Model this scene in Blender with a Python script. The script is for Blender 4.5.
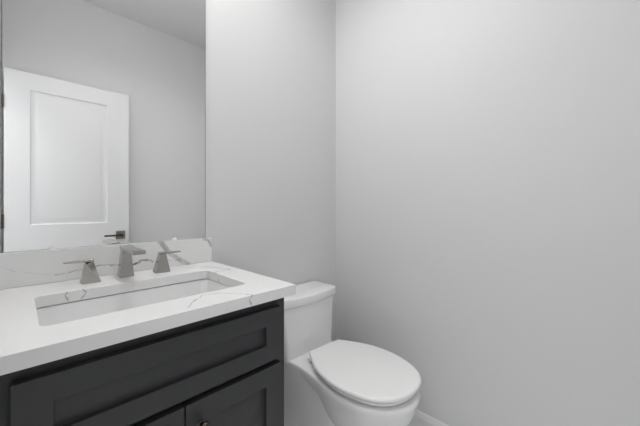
import bpy, bmesh, math
from mathutils import Vector, Matrix
for o in list(bpy.data.objects): bpy.data.objects.remove(o)
S = bpy.context.scene
COL = S.collection
# ------------------------------------------------------------ camera, world, lights, exposure
TH = 0.7763
cd = bpy.data.cameras.new('camera'); cam = bpy.data.objects.new('camera', cd); COL.objects.link(cam)
cam.location = (0, -1.2236, 1.1129); cam.rotation_euler = (math.pi/2, 0, TH - math.pi/2)
cd.sensor_width = 36; cd.lens = 296.03/640*36; cd.shift_y = -5.76/640; cd.clip_start = 0.01
S.camera = cam
W = bpy.data.worlds.new('world'); S.world = W; W.use_nodes = True
W.node_tree.nodes['Background'].inputs[0].default_value = (.95, .97, 1, 1)
W.node_tree.nodes['Background'].inputs[1].default_value = 1.05
S.view_settings.view_transform = 'Standard'; S.view_settings.look = 'None'
S.view_settings.gamma = 1; S.view_settings.use_curve_mapping = False
S.view_settings.exposure = 0.0
VAN_E = 25.0     # emission of the frosted vanity shades
CEIL_W = 6.0    # recessed ceiling light
HALL_W = 26.0    # fill light added in the unseen hall, brightens the room
LX, LY, LZ = 0.262, -0.22, 2.43   # vanity lamps

RX, RY = .56, -.68
def light(name, loc, power, radius=None, size=None, shape='DISK', color=(1, .985, .965)):
    l = bpy.data.lights.new(name, 'POINT' if size is None else 'AREA')
    l.energy = power; l.color = color
    if size is None: l.shadow_soft_size = radius
    else: l.shape = shape; l.size = size
    o = bpy.data.objects.new(name, l); COL.objects.link(o); o.location = loc
    return o
light('recessed_light', (RX, RY, 2.722), CEIL_W, size=.15).data.spread = math.radians(142)
light('hall_fill_light', (-.70, -1.25, 2.715), HALL_W, size=.9)

# ------------------------------------------------------------ materials
def mat(name, col, rough=.5, metal=0, coat=0, noise=None, bump=None, spec=.5):
    m = bpy.data.materials.new(name); m.use_nodes = True
    nt = m.node_tree; b = nt.nodes['Principled BSDF']
    b.inputs['Base Color'].default_value = (*col, 1); b.inputs['Roughness'].default_value = rough
    b.inputs['Metallic'].default_value = metal; b.inputs['Coat Weight'].default_value = coat
    b.inputs['Specular IOR Level'].default_value = spec
    tc = nt.nodes.new('ShaderNodeTexCoord')
    if noise:
        n = nt.nodes.new('ShaderNodeTexNoise'); n.inputs['Scale'].default_value = noise[0]
        nt.links.new(tc.outputs['Object'], n.inputs['Vector'])
        r = nt.nodes.new('ShaderNodeMapRange'); r.inputs['To Min'].default_value = 1-noise[1]; r.inputs['To Max'].default_value = 1+noise[1]
        nt.links.new(n.outputs['Fac'], r.inputs['Value'])
        mx = nt.nodes.new('ShaderNodeVectorMath'); mx.operation = 'SCALE'; mx.inputs[0].default_value = col
        nt.links.new(r.outputs[0], mx.inputs['Scale']); nt.links.new(mx.outputs[0], b.inputs['Base Color'])
    if bump:
        n = nt.nodes.new('ShaderNodeTexNoise'); n.inputs['Scale'].default_value = bump[0]; n.inputs['Detail'].default_value = 3
        nt.links.new(tc.outputs['Object'], n.inputs['Vector'])
        bp = nt.nodes.new('ShaderNodeBump'); bp.inputs['Strength'].default_value = bump[1]; bp.inputs['Distance'].default_value = .002
        nt.links.new(n.outputs['Fac'], bp.inputs['Height']); nt.links.new(bp.outputs[0], b.inputs['Normal'])
    return m
M = {}
M['wall'] = mat('wall_paint', (.745, .749, .755), .55, bump=(260, .06), noise=(1.5, .01), spec=.35)
M['ceil'] = mat('ceiling_paint', (.80, .80, .803), .8, bump=(200, .05))
M['trim'] = mat('trim_paint', (.80, .80, .80), .35, noise=(4, .01))
M['door'] = mat('door_paint', (.78, .785, .79), .5, noise=(3, .01))
M['cab'] = mat('charcoal_lacquer', (.036, .037, .039), .42, noise=(6, .05), bump=(90, .03))
M['cabin'] = mat('cabinet_interior', (.02, .02, .021), .6, noise=(6, .05))
M['porc'] = mat('white_porcelain', (.90, .90, .90), .10, coat=.4, noise=(2, .005))
M['seat'] = mat('white_seat_plastic', (.90, .90, .90), .05, noise=(2, .005))
M['sink'] = mat('sink_porcelain', (.92, .92, .922), .15, noise=(2, .005))
M['clip'] = mat('clear_plastic', (.85, .85, .85), .3, noise=(9, .01))
M['silver'] = mat('mirror_silver', (.95, .952, .955), .0, metal=1)
M['edge'] = mat('mirror_edge', (.06, .07, .07), .3, noise=(9, .05))
M['bronze'] = mat('aged_bronze', (.10, .085, .07), .25, metal=1, noise=(20, .1))
M['lever'] = mat('satin_nickel_hardware', (.34, .31, .27), .3, metal=1, noise=(20, .1))
M['chrome'] = mat('chrome', (.7, .7, .7), .12, metal=1, noise=(20, .02))
M['hole'] = mat('dark_opening', (.01, .01, .01), .7, noise=(9, .1))
def nickel():
    m = mat('brushed_nickel', (.46, .442, .42), .12, metal=1); nt = m.node_tree; b = nt.nodes['Principled BSDF']
    tc = nt.nodes.new('ShaderNodeTexCoord'); mp = nt.nodes.new('ShaderNodeMapping'); mp.inputs['Scale'].default_value = (900, 900, 30)
    n = nt.nodes.new('ShaderNodeTexNoise'); nt.links.new(tc.outputs['Object'], mp.inputs[0]); nt.links.new(mp.outputs[0], n.inputs['Vector'])
    r = nt.nodes.new('ShaderNodeMapRange'); r.inputs['To Min'].default_value = .15; r.inputs['To Max'].default_value = .25
    nt.links.new(n.outputs['Fac'], r.inputs['Value']); nt.links.new(r.outputs[0], b.inputs['Roughness'])
    return m
M['nickel'] = nickel()
def tile():
    m = mat('floor_tile', (.55, .55, .55), .3); nt = m.node_tree; b = nt.nodes['Principled BSDF']
    tc = nt.nodes.new('ShaderNodeTexCoord'); br = nt.nodes.new('ShaderNodeTexBrick')
    br.inputs['Color1'].default_value = (.80, .80, .80, 1); br.inputs['Color2'].default_value = (.78, .78, .783, 1)
    br.inputs['Mortar'].default_value = (.4, .4, .4, 1); br.inputs['Scale'].default_value = 1
    br.inputs['Mortar Size'].default_value = .003; br.inputs['Brick Width'].default_value = .6; br.inputs['Row Height'].default_value = .3
    nt.links.new(tc.outputs['Object'], br.inputs['Vector']); nt.links.new(br.outputs['Color'], b.inputs['Base Color'])
    return m
M['tile'] = tile()
def emit(name, col, s):
    m = bpy.data.materials.new(name); m.use_nodes = True; nt = m.node_tree
    b = nt.nodes['Principled BSDF']; b.inputs['Base Color'].default_value = (.9, .9, .9, 1)
    b.inputs['Emission Color'].default_value = (*col, 1); b.inputs['Emission Strength'].default_value = s
    return m
M['diffuser'] = emit('lit_diffuser', (1, .98, .96), 3)

# quartz: near white with hand-placed grey veins (polylines in world space, width, strength)
SP = -.02; CT = .885; ED = -.56; IN = -.178
VEINS = [
 ([(-.036, SP, .951), (-.013, SP, .933), (.023, SP, .922), (.073, SP, .908)], .0005, .14),
 ([(.073, SP, .906), (.103, SP, .909), (.134, SP, .913), (.186, SP, .921), (.24, SP, .915)], .0014, .5),
 ([(.24, SP, .915), (.286, SP, .910), (.308, SP, .921), (.336, SP, .921), (.345, SP, .912)], .0026, .62),
 ([(.372, SP, .986), (.388, SP, .962), (.400, SP, .944), (.439, SP, .909), (.474, SP, .884)], .0070, .33),
 ([(.392, SP, .906), (.424, SP, .911), (.45, SP, .908)], .0007, .3),
 ([(.539, SP, .983), (.556, SP, .975), (.571, SP, .950)], .0045, .40),
 ([(.466, -.032, CT), (.502, -.111, CT), (.546, -.225, CT), (.496, -.228, CT), (.462, -.245, CT), (.470, -.262, CT)], .0020, .55),
 ([(.431, -.052, CT), (.46, -.094, CT), (.49, -.15, CT)], .0030, .3),
 ([(.271, -.539, CT), (.298, -.500, CT), (.335, -.470, CT), (.375, -.483, CT), (.408, -.527, CT), (.427, -.558, CT)], .0014, .45),
 ([(.427, ED, .885), (.416, ED, .877), (.420, ED, .866), (.423, ED, .856)], .0012, .42),
 ([(.092, IN, .886), (.0885, IN, .875), (.094, IN, .862)], .0014, .48),
 ([(.124, IN, .886), (.134, IN, .878), (.128, IN, .867), (.122, IN, .862)], .0018, .45),
 ([(.473, -.262, .883), (.477, -.27, .87), (.477, -.272, .857)], .0022, .5),
]
def quartz():
    m = mat('veined_quartz', (.85, .85, .85), .22); nt = m.node_tree; b = nt.nodes['Principled BSDF']
    N = nt.nodes.new; L = nt.links.new
    tc = N('ShaderNodeTexCoord')
    n = N('ShaderNodeTexNoise'); n.inputs['Scale'].default_value = 95; n.inputs['Detail'].default_value = 5
    L(tc.outputs['Object'], n.inputs['Vector'])
    s = N('ShaderNodeVectorMath'); s.operation = 'SUBTRACT'; L(n.outputs['Color'], s.inputs[0]); s.inputs[1].default_value = (.5, .5, .5)
    k = N('ShaderNodeVectorMath'); k.operation = 'MULTIPLY_ADD'; L(s.outputs[0], k.inputs[0]); k.inputs[1].default_value = (.013,)*3
    L(tc.outputs['Object'], k.inputs[2]); P = k.outputs[0]
    nw = N('ShaderNodeTexNoise'); nw.inputs['Scale'].default_value = 40; L(tc.outputs['Object'], nw.inputs['Vector'])
    wv = N('ShaderNodeMapRange'); L(nw.outputs['Fac'], wv.inputs['Value']); wv.inputs['From Min'].default_value = .3; wv.inputs['From Max'].default_value = .7
    wv.inputs['To Min'].default_value = .35; wv.inputs['To Max'].default_value = 1.25
    tot = None
    for pts, w, st in VEINS:
        dmin = None
        for A, B in zip(pts, pts[1:]):
            A = Vector(A); ba = Vector(B)-A
            pa = N('ShaderNodeVectorMath'); pa.operation = 'SUBTRACT'; L(P, pa.inputs[0]); pa.inputs[1].default_value = A
            d = N('ShaderNodeVectorMath'); d.operation = 'DOT_PRODUCT'; L(pa.outputs[0], d.inputs[0]); d.inputs[1].default_value = ba/ba.length_squared
            c = N('ShaderNodeMath'); c.operation = 'ADD'; c.use_clamp = True; L(d.outputs['Value'], c.inputs[0]); c.inputs[1].default_value = 0
            h = N('ShaderNodeVectorMath'); h.operation = 'SCALE'; h.inputs[0].default_value = ba; L(c.outputs[0], h.inputs['Scale'])
            e = N('ShaderNodeVectorMath'); e.operation = 'DISTANCE'; L(pa.outputs[0], e.inputs[0]); L(h.outputs[0], e.inputs[1])
            if dmin is None: dmin = e.outputs['Value']
            else:
                q = N('ShaderNodeMath'); q.operation = 'MINIMUM'; L(dmin, q.inputs[0]); L(e.outputs['Value'], q.inputs[1]); dmin = q.outputs[0]
        r = N('ShaderNodeMapRange'); L(dmin, r.inputs['Value']); r.interpolation_type = 'SMOOTHSTEP'
        r.inputs['From Min'].default_value = w*.6; r.inputs['From Max'].default_value = w*.9+max(w, .0016)
        r.inputs['To Min'].default_value = min(st*1.35, .9); r.inputs['To Max'].default_value = 0
        if tot is None: tot = r.outputs[0]
        else:
            q = N('ShaderNodeMath'); q.operation = 'MAXIMUM'; L(tot, q.inputs[0]); L(r.outputs[0], q.inputs[1]); tot = q.outputs[0]
    mm = N('ShaderNodeMath'); mm.operation = 'MULTIPLY'; mm.use_clamp = True; L(tot, mm.inputs[0]); L(wv.outputs[0], mm.inputs[1])
    mx = N('ShaderNodeMix'); mx.data_type = 'RGBA'; L(mm.outputs[0], mx.inputs['Factor'])
    mx.inputs['A'].default_value = (.85, .85, .85, 1); mx.inputs['B'].default_value = (.10, .095, .09, 1)
    L(mx.outputs['Result'], b.inputs['Base Color'])
    return m
M['quartz'] = quartz()

# ------------------------------------------------------------ helpers
def fin(name, bm, m, parent=None, smooth=None, bevel=0, seg=2, loc=None):
    bmesh.ops.recalc_face_normals(bm, faces=bm.faces)
    me = bpy.data.meshes.new(name); bm.to_mesh(me); bm.free()
    o = bpy.data.objects.new(name, me); COL.objects.link(o); me.materials.append(M[m])
    if parent: o.parent = parent; o.matrix_parent_inverse = Matrix.Translation(-Vector(parent.location))
    if smooth is not None:
        for p in me.polygons: p.use_smooth = True
        me.set_sharp_from_angle(angle=math.radians(smooth))
    if bevel:
        md = o.modifiers.new('bevel', 'BEVEL'); md.width = bevel; md.segments = seg; md.limit_method = 'ANGLE'; md.angle_limit = math.radians(35)
        for p in me.polygons: p.use_smooth = True
        md.harden_normals = True
    return o
def box(bm, x0, x1, y0, y1, z0, z1):
    v = [bm.verts.new(p) for p in [(x0,y0,z0),(x1,y0,z0),(x1,y1,z0),(x0,y1,z0),(x0,y0,z1),(x1,y0,z1),(x1,y1,z1),(x0,y1,z1)]]
    for f in [(0,1,2,3),(4,5,6,7),(0,1,5,4),(1,2,6,5),(2,3,7,6),(3,0,4,7)]: bm.faces.new([v[i] for i in f])
    return v
def boxes(name, m, parent, *bs, bevel=0, seg=2):
    bm = bmesh.new()
    for b in bs: box(bm, *b)
    return fin(name, bm, m, parent, bevel=bevel, seg=seg)
def hexa(bm, lo, hi):  # two quads -> solid
    a = [bm.verts.new(p) for p in lo]; b = [bm.verts.new(p) for p in hi]
    bm.faces.new(a); bm.faces.new(b)
    for i in range(4): bm.faces.new([a[i], a[(i+1)%4], b[(i+1)%4], b[i]])
def loft(bm, rings, cap0=True, cap1=True, closed=True):
    R = [[bm.verts.new(p) for p in r] for r in rings]
    n = len(R[0])
    for a, b in zip(R, R[1:]):
        for i in range(n): bm.faces.new([a[i], a[(i+1)%n], b[(i+1)%n], b[i]])
    if cap0: bm.faces.new(R[0])
    if cap1: bm.faces.new(R[-1])
    return R
def tagt(o, label, cat, group=None):
    o['label'] = label; o['category'] = cat
    if group: o['group'] = group
    return o
def st(o): o['kind'] = 'structure'; return o
def empty(name, loc, label, cat, group=None):
    o = bpy.data.objects.new(name, None); o.location = loc; o.empty_display_size = .1; COL.objects.link(o)
    if label: tagt(o, label, cat, group)
    return o
def cat_rom(P, n):  # open catmull-rom, n samples per span, tuples any dim
    out = []
    for i in range(len(P)-1):
        p0 = P[max(i-1, 0)]; p1 = P[i]; p2 = P[i+1]; p3 = P[min(i+2, len(P)-1)]
        for k in range(n):
            t = k/n
            out.append(tuple(.5*((2*b)+(c-a)*t+(2*a-5*b+4*c-d)*t*t+(-a+3*b-3*c+d)*t**3) for a, b, c, d in zip(p0, p1, p2, p3)))
    out.append(tuple(P[-1])); return out
def rrect(x0, x1, y0, y1, r, z, n=8):
    pts = []
    for cx, cy, a in [(x1-r, y1-r, 0), (x0+r, y1-r, 90), (x0+r, y0+r, 180), (x1-r, y0+r, 270)]:
        for i in range(n+1):
            t = math.radians(a+90*i/n); pts.append((cx+r*math.cos(t), cy+r*math.sin(t), z))
    return pts

# ------------------------------------------------------------ room shell
XL, XR, YB, YF, H = -.075, 1.386, 0.0, -1.76, 2.74
DY0, DY1, DH = -1.66, -.93, 2.045      # doorway in the left wall
HX = -1.25
st(boxes('floor', 'tile', None, (HX, XR+.12, YF-.12, YB+.12, -.06, 0)))
st(boxes('ceiling', 'ceil', None, (HX, XR+.12, YF-.12, YB+.12, H, H+.08)))
st(boxes('wall_back', 'wall', None, (XL-.115, XR+.12, YB, YB+.12, 0, H)))
st(boxes('wall_right', 'wall', None, (XR, XR+.12, YF, YB, 0, H)))
st(boxes('wall_front', 'wall', None, (XL-.115, XR+.12, YF-.12, YF, 0, H)))
bm = bmesh.new(); box(bm, XL-.115, XL, DY1, YB, 0, H); box(bm, XL-.115, XL, YF, DY0, 0, H); box(bm, XL-.115, XL, DY0, DY1, DH, H)
st(fin('wall_left', bm, 'wall'))
st(boxes('wall_hall', 'wall', None, (HX-.12, HX, YF-.12, YB+.12, 0, H)))
# door frame lining the opening + casings
def frame_u(name, x0, x1, w, t):
    return st(boxes(name, 'trim', None, (x0, x1, DY0-w, DY0+t, 0, DH+w), (x0, x1, DY1-t, DY1+w, 0, DH+w), (x0, x1, DY0+t, DY1-t, DH-t, DH+w), bevel=.003))
boxj = boxes('trim_1', 'trim', None, (XL-.114, XL-.001, DY0, DY0+.018, 0, DH), (XL-.114, XL-.001, DY1-.018, DY1, 0, DH), (XL-.114, XL-.001, DY0, DY1, DH-.018, DH), bevel=.002)
st(boxj)
# baseboards, profiled
def baseboard(name, a, b, nrm):
    prof = [(0, 0), (.014, 0), (.014, .080), (.0125, .088), (.009, .094), (.0075, .101), (.004, .107), (0, .108)]
    bm = bmesh.new(); a = Vector((*a, 0)); b = Vector((*b, 0)); n = Vector((*nrm, 0))
    loft(bm, [[a+n*d+Vector((0, 0, z)) for d, z in prof], [b+n*d+Vector((0, 0, z)) for d, z in prof]])
    return st(fin(name, bm, 'trim', smooth=30))
baseboard('baseboard_right', (XR, YF), (XR, YB), (-1, 0))
baseboard('baseboard_back', (.546, YB), (XR-.014, YB), (0, -1))
baseboard('baseboard_front', (XL, YF), (XR-.014, YF), (0, 1))
baseboard('baseboard_left', (XL, DY1+.0), (XL, -.56), (1, 0))

# ------------------------------------------------------------ open door against the front wall (seen in the mirror)
dx0, dx1, yf, dt = -.069, .642, -1.647, .035
door = empty('door_1', (dx0, yf-dt/2, 0), None, None); st(door)
bm = bmesh.new()
# stiles and rails with two recessed raised panels, both faces
def pan_door(bm):
    z0, z1 = .012, 2.04
    P = [(.055, .495, .990, 1.922), (.055, .495, .24, .80)]
    for s, y in ((1, yf), (-1, yf-dt)):
        xs = [dx0, P[0][0], P[0][1], dx1]; zs = [z0, P[1][2], P[1][3], P[0][2], P[0][3], z1]
        V = {}
        for i, x in enumerate(xs):
            for j, z in enumerate(zs): V[i, j] = bm.verts.new((x, y, z))
        for i in range(3):
            for j in range(5):
                if i == 1 and j in (1, 3): continue
                bm.faces.new([V[i, j], V[i+1, j], V[i+1, j+1], V[i, j+1]])
        for j in (1, 3):
            prev = [V[1, j], V[2, j], V[2, j+1], V[1, j+1]]
            x0, x1, a, b = xs[1], xs[2], zs[j], zs[j+1]
            for ins, dep in ((.004, .0075), (.014, .0095), (.025, .0095), (.040, .003), (.046, .002)):
                ring = [bm.verts.new(p) for p in [(x0+ins, y-s*dep, a+ins), (x1-ins, y-s*dep, a+ins), (x1-ins, y-s*dep, b-ins), (x0+ins, y-s*dep, b-ins)]]
                for k in range(4): bm.faces.new([prev[k], prev[(k+1)%4], ring[(k+1)%4], ring[k]])
                prev = ring
            bm.faces.new(prev)
        if s == 1: F = V
        else:
            for i in range(3):
                bm.faces.new([F[i,0], F[i+1,0], V[i+1,0], V[i,0]]); bm.faces.new([F[i,5], F[i+1,5], V[i+1,5], V[i,5]])
            for j in range(5):
                bm.faces.new([F[0,j], F[0,j+1], V[0,j+1], V[0,j]]); bm.faces.new([F[3,j], F[3,j+1], V[3,j+1], V[3,j]])
pan_door(bm)
fin('door_panel', bm, 'door', door, smooth=25)
for s, y in ((1, yf), (-1, yf-dt)):
    hb = bmesh.new(); hx, hz = .583, .888
    box(hb, hx-.032, hx+.032, min(y, y+s*.008), max(y, y+s*.008), hz-.032, hz+.032)
    h = fin('door_handle', hb, 'lever', door, bevel=.0015)
    lb = bmesh.new(); loft(lb, [[(hx+.011*math.cos(t), y+s*d, hz+.011*math.sin(t)) for t in [math.tau*i/16 for i in range(16)]] for d in (.008, .05)])
    box(lb, hx-.115, hx+.011, min(y+s*.042, y+s*.054), max(y+s*.042, y+s*.054), hz-.006, hz+.006)
    lv = fin('lever', lb, 'bronze', None, bevel=.001); lv.parent = h
for z in (.25, 1.02, 1.82):
    bm = bmesh.new(); loft(bm, [[(dx0-.004+.005*math.cos(t), yf+.004+.005*math.sin(t), zz) for t in [math.tau*i/12 for i in range(12)]] for zz in (z-.045, z+.045)])
    fin('hinge', bm, 'bronze', door, smooth=40)

# ------------------------------------------------------------ mirror
mx0, mx1, mz0, mz1 = -.0345, .552, .9856, 2.03
mir = empty('wall_mirror', ((mx0+mx1)/2, 0, mz0), 'large frameless rectangular mirror on the wall above the white backsplash', 'mirror')
bm = bmesh.new(); v = [bm.verts.new(p) for p in [(mx0+.0015, -.0062, mz0+.0003), (mx1-.0015, -.0062, mz0+.0003), (mx1-.0015, -.0062, mz1-.0015), (mx0+.0015, -.0062, mz1-.0015)]]
w = [bm.verts.new((p.co.x, -.0056, p.co.z)) for p in v]
bm.faces.new(v); bm.faces.new(w)
for i in range(4): bm.faces.new([v[i], v[(i+1)%4], w[(i+1)%4], w[i]])
fin('mirror_glass', bm, 'silver', mir)
boxes('backing', 'edge', mir, (mx0, mx1, -.0056, -.0005, mz0, mz1))
for cx, cz, s in ((.072, mz0, 1), (.428, mz0, 1), (.072, mz1, -1), (.428, mz1, -1)):
    bm = bmesh.new()
    ring = lambda k, y: [(cx+.0085*k*math.cos(math.pi*i/12), y, cz+s*(-.0007+.0105*k*math.sin(math.pi*i/12))) for i in range(13)]
    loft(bm, [ring(1, -.0064), ring(1, -.009), ring(.75, -.0105)])
    fin('mirror_clip', bm, 'clip', mir, smooth=35)

# ------------------------------------------------------------ countertop, backsplash, sink
cx0, cx1 = XL+.001, .5743
sx0, sx1, sy0, sy1 = .028, .478, -.452, -.178
bm = bmesh.new()
z1, z0 = .885, .8555
outer = [(cx0, -.56), (cx1, -.56), (cx1, -.001), (cx0, -.001)]
inner = rrect(sx0, sx1, sy0, sy1, .022, 0)
V = {}
for z in (z0, z1):
    o_ = [bm.verts.new((x, y, z)) for x, y in outer]; i_ = [bm.verts.new((p[0], p[1], z)) for p in inner]
    es = []
    for L_ in (o_, i_):
        for k in range(len(L_)): es.append(bm.edges.new((L_[k], L_[(k+1) % len(L_)])))
    bmesh.ops.triangle_fill(bm, use_beauty=True, edges=es); V[z] = (o_, i_)
for q in (0, 1):
    a, b = V[z0][q], V[z1][q]
    for k in range(len(a)): bm.faces.new([a[k], a[(k+1) % len(a)], b[(k+1) % len(a)], b[k]])
ct = fin('countertop', bm, 'quartz', bevel=.0015, seg=2)
tagt(ct, 'white quartz vanity countertop with thin grey veins and a rectangular sink cutout', 'countertop')
bs = boxes('backsplash', 'quartz', None, (cx0, cx1-.002, -.02, -.001, .8855, .985), bevel=.0012)
tagt(bs, 'low white quartz backsplash with grey veins standing below the mirror', 'backsplash')
# sink basin
sk = empty('undermount_sink', ((sx0+sx1)/2, (sy0+sy1)/2, .70), 'white rectangular undermount sink set in the quartz countertop', 'sink')
bm = bmesh.new()
e = .003
def sr(ins, z, r): return rrect(sx0-e+ins, sx1+e-ins, sy0-e+ins*.9, sy1+e-ins*.9, r, z, 8)
rings = [sr(-.02, .8552, .035), sr(-.013, .8552, .032), sr(-.012, .853, .031), sr(0, .853, .026), sr(.001, .848, .026), sr(.004, .80, .03), sr(.010, .75, .035), sr(.018, .73, .042), sr(.032, .718, .05), sr(.06, .712, .05), sr(.12, .708, .01)]
rings2 = [[(.253+(x-.253)*1.03, -.315+(y+.315)*1.05, z-.007) for x, y, z in r] for r in rings]
R = loft(bm, rings, cap0=False); Q = loft(bm, rings2, cap0=False)
for i in range(len(R[0])): j = (i+1) % len(R[0]); bm.faces.new([R[0][i], R[0][j], Q[0][j], Q[0][i]])
fin('basin', bm, 'sink', sk, smooth=60)
bm = bmesh.new(); cxx, cyy = .253, -.315
loft(bm, [[(cxx+r*math.cos(math.tau*i/24), cyy+r*math.sin(math.tau*i/24), z) for i in range(24)] for r, z in ((.024, .7085), (.024, .712), (.019, .7135), (.016, .712), (.004, .7125))])
fin('drain', bm, 'chrome', sk, smooth=40)

# ------------------------------------------------------------ faucet (widespread, three pieces)
fa = empty('faucet', (.25, -.08, CT), 'brushed nickel angular two-handle faucet standing on the white countertop behind the sink', 'faucet')
zb = CT+.0006
bm = bmesh.new()
hexa(bm, [(.2285, -.1005, zb), (.2685, -.1005, zb), (.2685, -.060, zb), (.2285, -.060, zb)],
         [(.2365, -.094, .9755), (.2595, -.094, .9755), (.2595, -.064, .9755), (.2365, -.064, .9755)])
sp = fin('spout', bm, 'nickel', fa, bevel=.0008)
bm = bmesh.new()   # flat slab that widens towards the tip and dips a little
hexa(bm, [(.2340, -.066, .9745), (.2595, -.066, .9745), (.2680, -.228, .9725), (.2340, -.232, .9725)],
         [(.2340, -.066, .9865), (.2595, -.066, .9865), (.2680, -.228, .9840), (.2340, -.232, .9840)])
sb = fin('spout_arm', bm, 'nickel', None, bevel=.0008); sb.parent = sp; 
def handle(cx, s):   # s=-1: lever points to -x
    X = lambda d: cx + s*d     # +d = towards the lever side
    bm = bmesh.new()
    tw = .011 if s < 0 else 0
    lo = [(X(-.0235), -.1125, zb), (X(.0225), -.1125, zb), (X(.0235), -.073, zb), (X(-.0235), -.073, zb)]
    top = [(X(-.0075), -.104+tw, .948), (X(.0110), -.104-tw*.2, .948-tw*.6), (X(.0125), -.086, .948), (X(-.0075), -.080, .950)]
    a = [bm.verts.new(p) for p in lo]; b = [bm.verts.new(p) for p in top]
    bm.faces.new(a); bm.faces.new([b[0], b[1], b[2]]); bm.faces.new([b[0], b[2], b[3]])
    bm.faces.new([a[0], a[1], b[1]]); bm.faces.new([a[0], b[1], b[0]])      # front, split into two facets
    for i in (1, 2, 3): bm.faces.new([a[i], a[(i+1)%4], b[(i+1)%4], b[i]])
    h = fin('handle', bm, 'nickel', fa)
    bm = bmesh.new()
    hexa(bm, [(X(-.0085), -.096, .9465), (X(.063), -.101, .9485), (X(.063), -.085, .9485), (X(-.0085), -.079, .9465)],
             [(X(-.0085), -.096, .9545), (X(.063), -.101, .953), (X(.063), -.085, .953), (X(-.0085), -.079, .9545)])
    l = fin('lever', bm, 'nickel', None, bevel=.0007); l.parent = h; 
handle(.1535, -1); handle(.354, 1)

# ------------------------------------------------------------ vanity cabinet
va = empty('vanity_cabinet', (.262, -.27, 0), 'charcoal shaker vanity cabinet under the white quartz countertop', 'vanity')
kx0, kx1, kf = -.042, .5607, -.521      # box sides, face-frame front
boxes('carcass', 'cab', va, (kx1-.016, kx1, kf+.018, -.001, .0, .855), (kx0, kx0+.016, kf+.018, -.001, .0, .855),
      (kx0+.016, kx1-.016, kf+.018, -.02, .10, .116), (kx0+.016, kx1-.016, -.008, -.001, .10, .855), bevel=.0008)
boxes('face_frame', 'cab', va, (kx0, kx0+.035, kf, kf+.018, .09, .855), (kx1-.035, kx1, kf, kf+.018, .09, .855),
      (kx0+.035, kx1-.035, kf, kf+.018, .815, .855), (kx0+.035, kx1-.035, kf, kf+.018, .655, .69), (kx0+.035, kx1-.035, kf, kf+.018, .09, .125))
boxes('filler_strip', 'cab', va, (XL+.001, kx0, kf+.002, kf+.018, .0, .855))
boxes('toe_kick', 'cab', va, (kx0+.016, kx1-.016, kf+.075, kf+.09, .0, .10))
def shaker(name, x0, x1, z0, z1, r, parent, rb=None):
    yo, yi = kf-.0215, kf-.0015      # front plane, back plane
    rb = r if rb is None else rb
    bm = bmesh.new()
    O = [(x0, z0), (x1, z0), (x1, z1), (x0, z1)]; I = [(x0+r, z0+rb), (x1-r, z0+rb), (x1-r, z1-rb), (x0+r, z1-rb)]
    vo = [bm.verts.new((x, yo, z)) for x, z in O]; vi = [bm.verts.new((x, yo, z)) for x, z in I]
    vd = [bm.verts.new((x, yo+.013, z)) for x, z in I]; vb = [bm.verts.new((x, yi, z)) for x, z in O]
    for k in range(4):
        j = (k+1) % 4
        bm.faces.new([vo[k], vo[j], vi[j], vi[k]]); bm.faces.new([vi[k], vi[j], vd[j], vd[k]]); bm.faces.new([vo[k], vo[j], vb[j], vb[k]])
    bm.faces.new(vd); bm.faces.new(vb)
    return fin(name, bm, 'cab', parent, bevel=.0012, seg=2)
shaker('drawer', -.0095, .534, .680, .8275, .052, va, .047)
def knob(x, z, par):
    yo = kf-.0215
    prof = [(0.0065, 0), (.0065, .002), (.004, .004), (.004, .014), (.009, .017), (.0125, .021), (.0125, .025), (.010, .028), (.004, .0295)]
    bm = bmesh.new(); loft(bm, [[(x+r*math.cos(math.tau*i/20), yo-.0003-d, z+r*math.sin(math.tau*i/20)) for i in range(20)] for r, d in prof])
    k = fin('knob', bm, 'bronze', None, smooth=40); k.parent = par; 
dl = shaker('door', -.0095, .2605, .105, .665, .052, va); knob(.233, .612, dl)
dr = shaker('door', .2635, .534, .105, .665, .052, va); knob(.297, .612, dr)

# ------------------------------------------------------------ toilet (one piece, elongated)
TX = 1.006
to = empty('toilet', (TX, -.36, 0), 'white one-piece elongated toilet with closed lid beside the dark vanity', 'toilet')
def half(pts, n=6):
    c = cat_rom(pts, n)
    full = [(TX-x, y) for x, y in c] + [(TX+x, y) for x, y in reversed(c[1:-1])]
    return full
def bowl_sec(wb, wm, tip, z, yb=-.02, c=-.505):
    a = -(tip-c)
    w = lambda y: wm*math.sqrt(max(0, 1-((y-c)/a)**2))
    P = [(0, yb), (wb*.55, yb), (wb*.93, yb-.002), (wb, yb-.02), (wb, -.10), (wb, -.17), (wb*.985, -.235), (wb+(wm-wb)*.12, -.30), (wb+(wm-wb)*.38, -.365), (wb+(wm-wb)*.80, -.43), (wm, -.495)]
    for f in (.35, .6, .8, .93): P.append((w(c-a*f), c-a*f))
    P += [(wm*.17, c-a*.988), (0, tip)]
    return [(x-.012*min(1, max(0, (-y-.35)/.3)), y, z) for x, y in half(P, 4)]
secs = [bowl_sec(.09, .085, -.55, .10), bowl_sec(.095, .095, -.585, .17), bowl_sec(.10, .122, -.640, .23), bowl_sec(.108, .146, -.678, .28), bowl_sec(.120, .162, -.700, .325),
        bowl_sec(.138, .171, -.714, .360), bowl_sec(.1445, .1755, -.720, .382), bowl_sec(.1455, .177, -.726, .398), bowl_sec(.1455, .1765, -.7255, .407), bowl_sec(.1435, .174, -.723, .4125), bowl_sec(.140, .170, -.719, .414)]
bm = bmesh.new(); loft(bm, secs)
fin('bowl', bm, 'porc', to, smooth=50)
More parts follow.
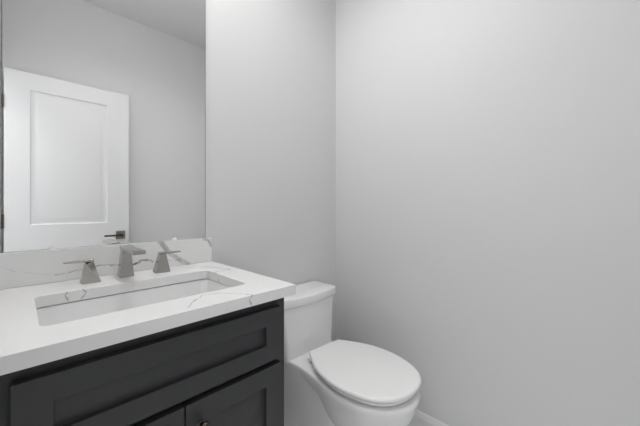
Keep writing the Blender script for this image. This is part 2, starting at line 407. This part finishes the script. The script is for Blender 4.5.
# tank: tapered, bowed front, merging into the deck
def tank_sec(hw, yfr, bow, z, yb=-.012, r=.03, n=8):
    P = [(0, yb), (hw-r*.3, yb)]
    P += [(hw, yb-r*.3)]
    c = [(0, yb), (hw*.5, yb), (hw-.006, yb), (hw, yb-.006), (hw, (yb+yfr)/2)]
    for i in range(7):
        t = math.pi/2*i/6; c.append((hw-r+r*math.cos(t), yfr+r-r*math.sin(t)))
    x_ = hw-r
    for i in range(1, 7):
        x = x_*(1-i/6); c.append((x, yfr-bow*(1-(x/x_)**2)))
    return [(TX-x, y, z) for x, y in c] + [(TX+x, y, z) for x, y in reversed(c[1:-1])]
bm = bmesh.new()
loft(bm, [tank_sec(.155, -.182, .004, .405, r=.02), tank_sec(.155, -.182, .004, .416, r=.02), tank_sec(.156, -.178, .006, .435, r=.02), tank_sec(.167, -.174, .014, .55, r=.02), tank_sec(.178, -.170, .020, .6455, r=.02)])
fin('tank', bm, 'porc', to, smooth=50)
bm = bmesh.new()
hw = .1935
loft(bm, [tank_sec(.177, -.170, .022, .646, r=.014), tank_sec(hw-.004, -.168, .026, .647, r=.014), tank_sec(hw-.001, -.171, .026, .650, r=.014), tank_sec(hw, -.172, .026, .656, r=.014), tank_sec(hw, -.172, .026, .684, r=.014), tank_sec(hw-.0015, -.1705, .026, .6885, r=.014), tank_sec(hw-.005, -.167, .026, .691, r=.014), tank_sec(hw-.012, -.160, .026, .692, r=.014)])
fin('tank_lid', bm, 'porc', to, smooth=50)
bm = bmesh.new()
loft(bm, [tank_sec(h, y, .03, z, yb=-.02, r=r) for h, y, z, r in ((.122, -.600, 0, .07), (.120, -.598, .02, .07), (.124, -.585, .12, .07), (.130, -.552, .19, .06), (.135, -.495, .235, .045), (.138, -.440, .275, .032), (.1405, -.408, .315, .024), (.143, -.395, .36, .02), (.1445, -.390, .40, .02))])
fin('pedestal', bm, 'porc', to, smooth=50)
# seat ring and lid
EGG = [(0, -.248), (.06, -.248), (.088, -.2485), (.0945, -.2515), (.099, -.259), (.123, -.298), (.151, -.348), (.171, -.402), (.181, -.458), (.183, -.51), (.175, -.57), (.156, -.628), (.123, -.677), (.081, -.707), (.038, -.720), (0, -.723)]
def egg(d, z, k=1.0):     # outline pulled in by d, then scaled by k about the middle
    c = cat_rom(EGG, 5); f = (.184-d)/.184; g = (.24-d)/.24
    c = [(x*f*k, -.492+(y+.492)*g*k, z) for x, y in c]
    P = [(-x, y, z) for x, y, z in c] + [(x, y, z) for x, y, z in reversed(c[1:-1])]
    ca, sa = math.cos(.08), math.sin(.08)     # the seat sits a few degrees askew on its hinges
    return [(TX+.017+x*ca+(y+.25)*sa, -.25-x*sa+(y+.25)*ca, z) for x, y, z in P]
bm = bmesh.new()
zs = .4245
o0 = egg(.013, zs); o1 = egg(.008, zs+.005); o2 = egg(.008, zs+.012); o3 = egg(.011, zs+.0145)
i3 = egg(.0, zs+.0145, .60); i0 = egg(.0, zs, .60)
R = loft(bm, [i0, o0, o1, o2, o3, i3], cap0=False, cap1=False)
n = len(R[0])
for i in range(n): bm.faces.new([R[-1][i], R[-1][(i+1)%n], R[0][(i+1)%n], R[0][i]])
fin('seat', bm, 'seat', to, smooth=50)
bm = bmesh.new(); zl = zs+.0165
loft(bm, [egg(.009, zl), egg(.002, zl+.002), egg(0, zl+.004), egg(0, zl+.008)] + [egg(.010*(1-math.cos(math.radians(a))), zl+.009+.0085*math.sin(math.radians(a))) for a in (12, 25, 38, 50, 62, 74, 84)] + [egg(.014, zl+.0178)] + [egg(.014, zl+dz, k) for k, dz in ((.88, .0188), (.7, .0200), (.4, .0210), (.12, .0214))])
fin('seat_lid', bm, 'seat', to, smooth=50)
for s in (-1, 1):
    bm = bmesh.new(); x = TX+s*.078
    loft(bm, [[(x-.02+.04*k, -.262+.010*math.cos(t), zs+.0062+.010*math.sin(t)) for t in [math.tau*i/16 for i in range(16)]] for k in (0, 1)])
    fin('seat_hinge', bm, 'seat', to, smooth=40)
    bm = bmesh.new(); x = TX+s*.13
    box(bm, x-.008, x+.008, -.53, -.50, .4138, zs+.0005); fin('bumper', bm, 'seat', to, bevel=.001)

# ------------------------------------------------------------ light fixtures (above the picture)
vl = empty('vanity_light', (LX, 0, 2.48), 'two-lamp brushed nickel wall light above the mirror', 'wall light')
boxes('backplate', 'nickel', vl, (LX-.09, LX+.09, -.02, -.001, 2.48, 2.59), bevel=.003)
boxes('bar', 'nickel', vl, (LX-.19, LX+.19, LY-.01, LY+.01, 2.525, 2.542), (LX-.01, LX+.01, LY+.01, -.02, 2.525, 2.542), bevel=.002)
M['shade'] = emit('lit_frosted_glass', (1, .985, .97), VAN_E)
for s in (-1, 1):
    x = LX+s*.17
    bm = bmesh.new(); loft(bm, [[(x+r*math.cos(math.tau*i/20), LY+r*math.sin(math.tau*i/20), z) for i in range(20)] for r, z in ((.022, 2.525), (.022, 2.495), (.014, 2.49))])
    fin('socket', bm, 'nickel', vl, smooth=40)
    bm = bmesh.new(); loft(bm, [[(x+r*math.cos(math.tau*i/24), LY+r*math.sin(math.tau*i/24), z) for i in range(24)] for r, z in ((.024, 2.492), (.045, 2.488), (.050, 2.480), (.050, 2.385), (.044, 2.378))])
    fin('lamp_shade', bm, 'shade', vl, smooth=40)
rl = empty('recessed_light', (RX, RY, H), 'round recessed ceiling light with white trim ring', 'ceiling light')
bm = bmesh.new()
loft(bm, [[(RX+r*math.cos(math.tau*i/32), RY+r*math.sin(math.tau*i/32), z) for i in range(32)] for r, z in ((.082, H-.0005), (.082, H-.006), (.098, H-.006), (.098, H-.0005))], cap0=False, cap1=False)
fin('trim_ring', bm, 'trim', rl, smooth=40)
bm = bmesh.new()
loft(bm, [[(RX+.081*math.cos(math.tau*i/32), RY+.081*math.sin(math.tau*i/32), z) for i in range(32)] for z in (H-.0005, H-.003)])
fin('diffuser', bm, 'diffuser', rl)
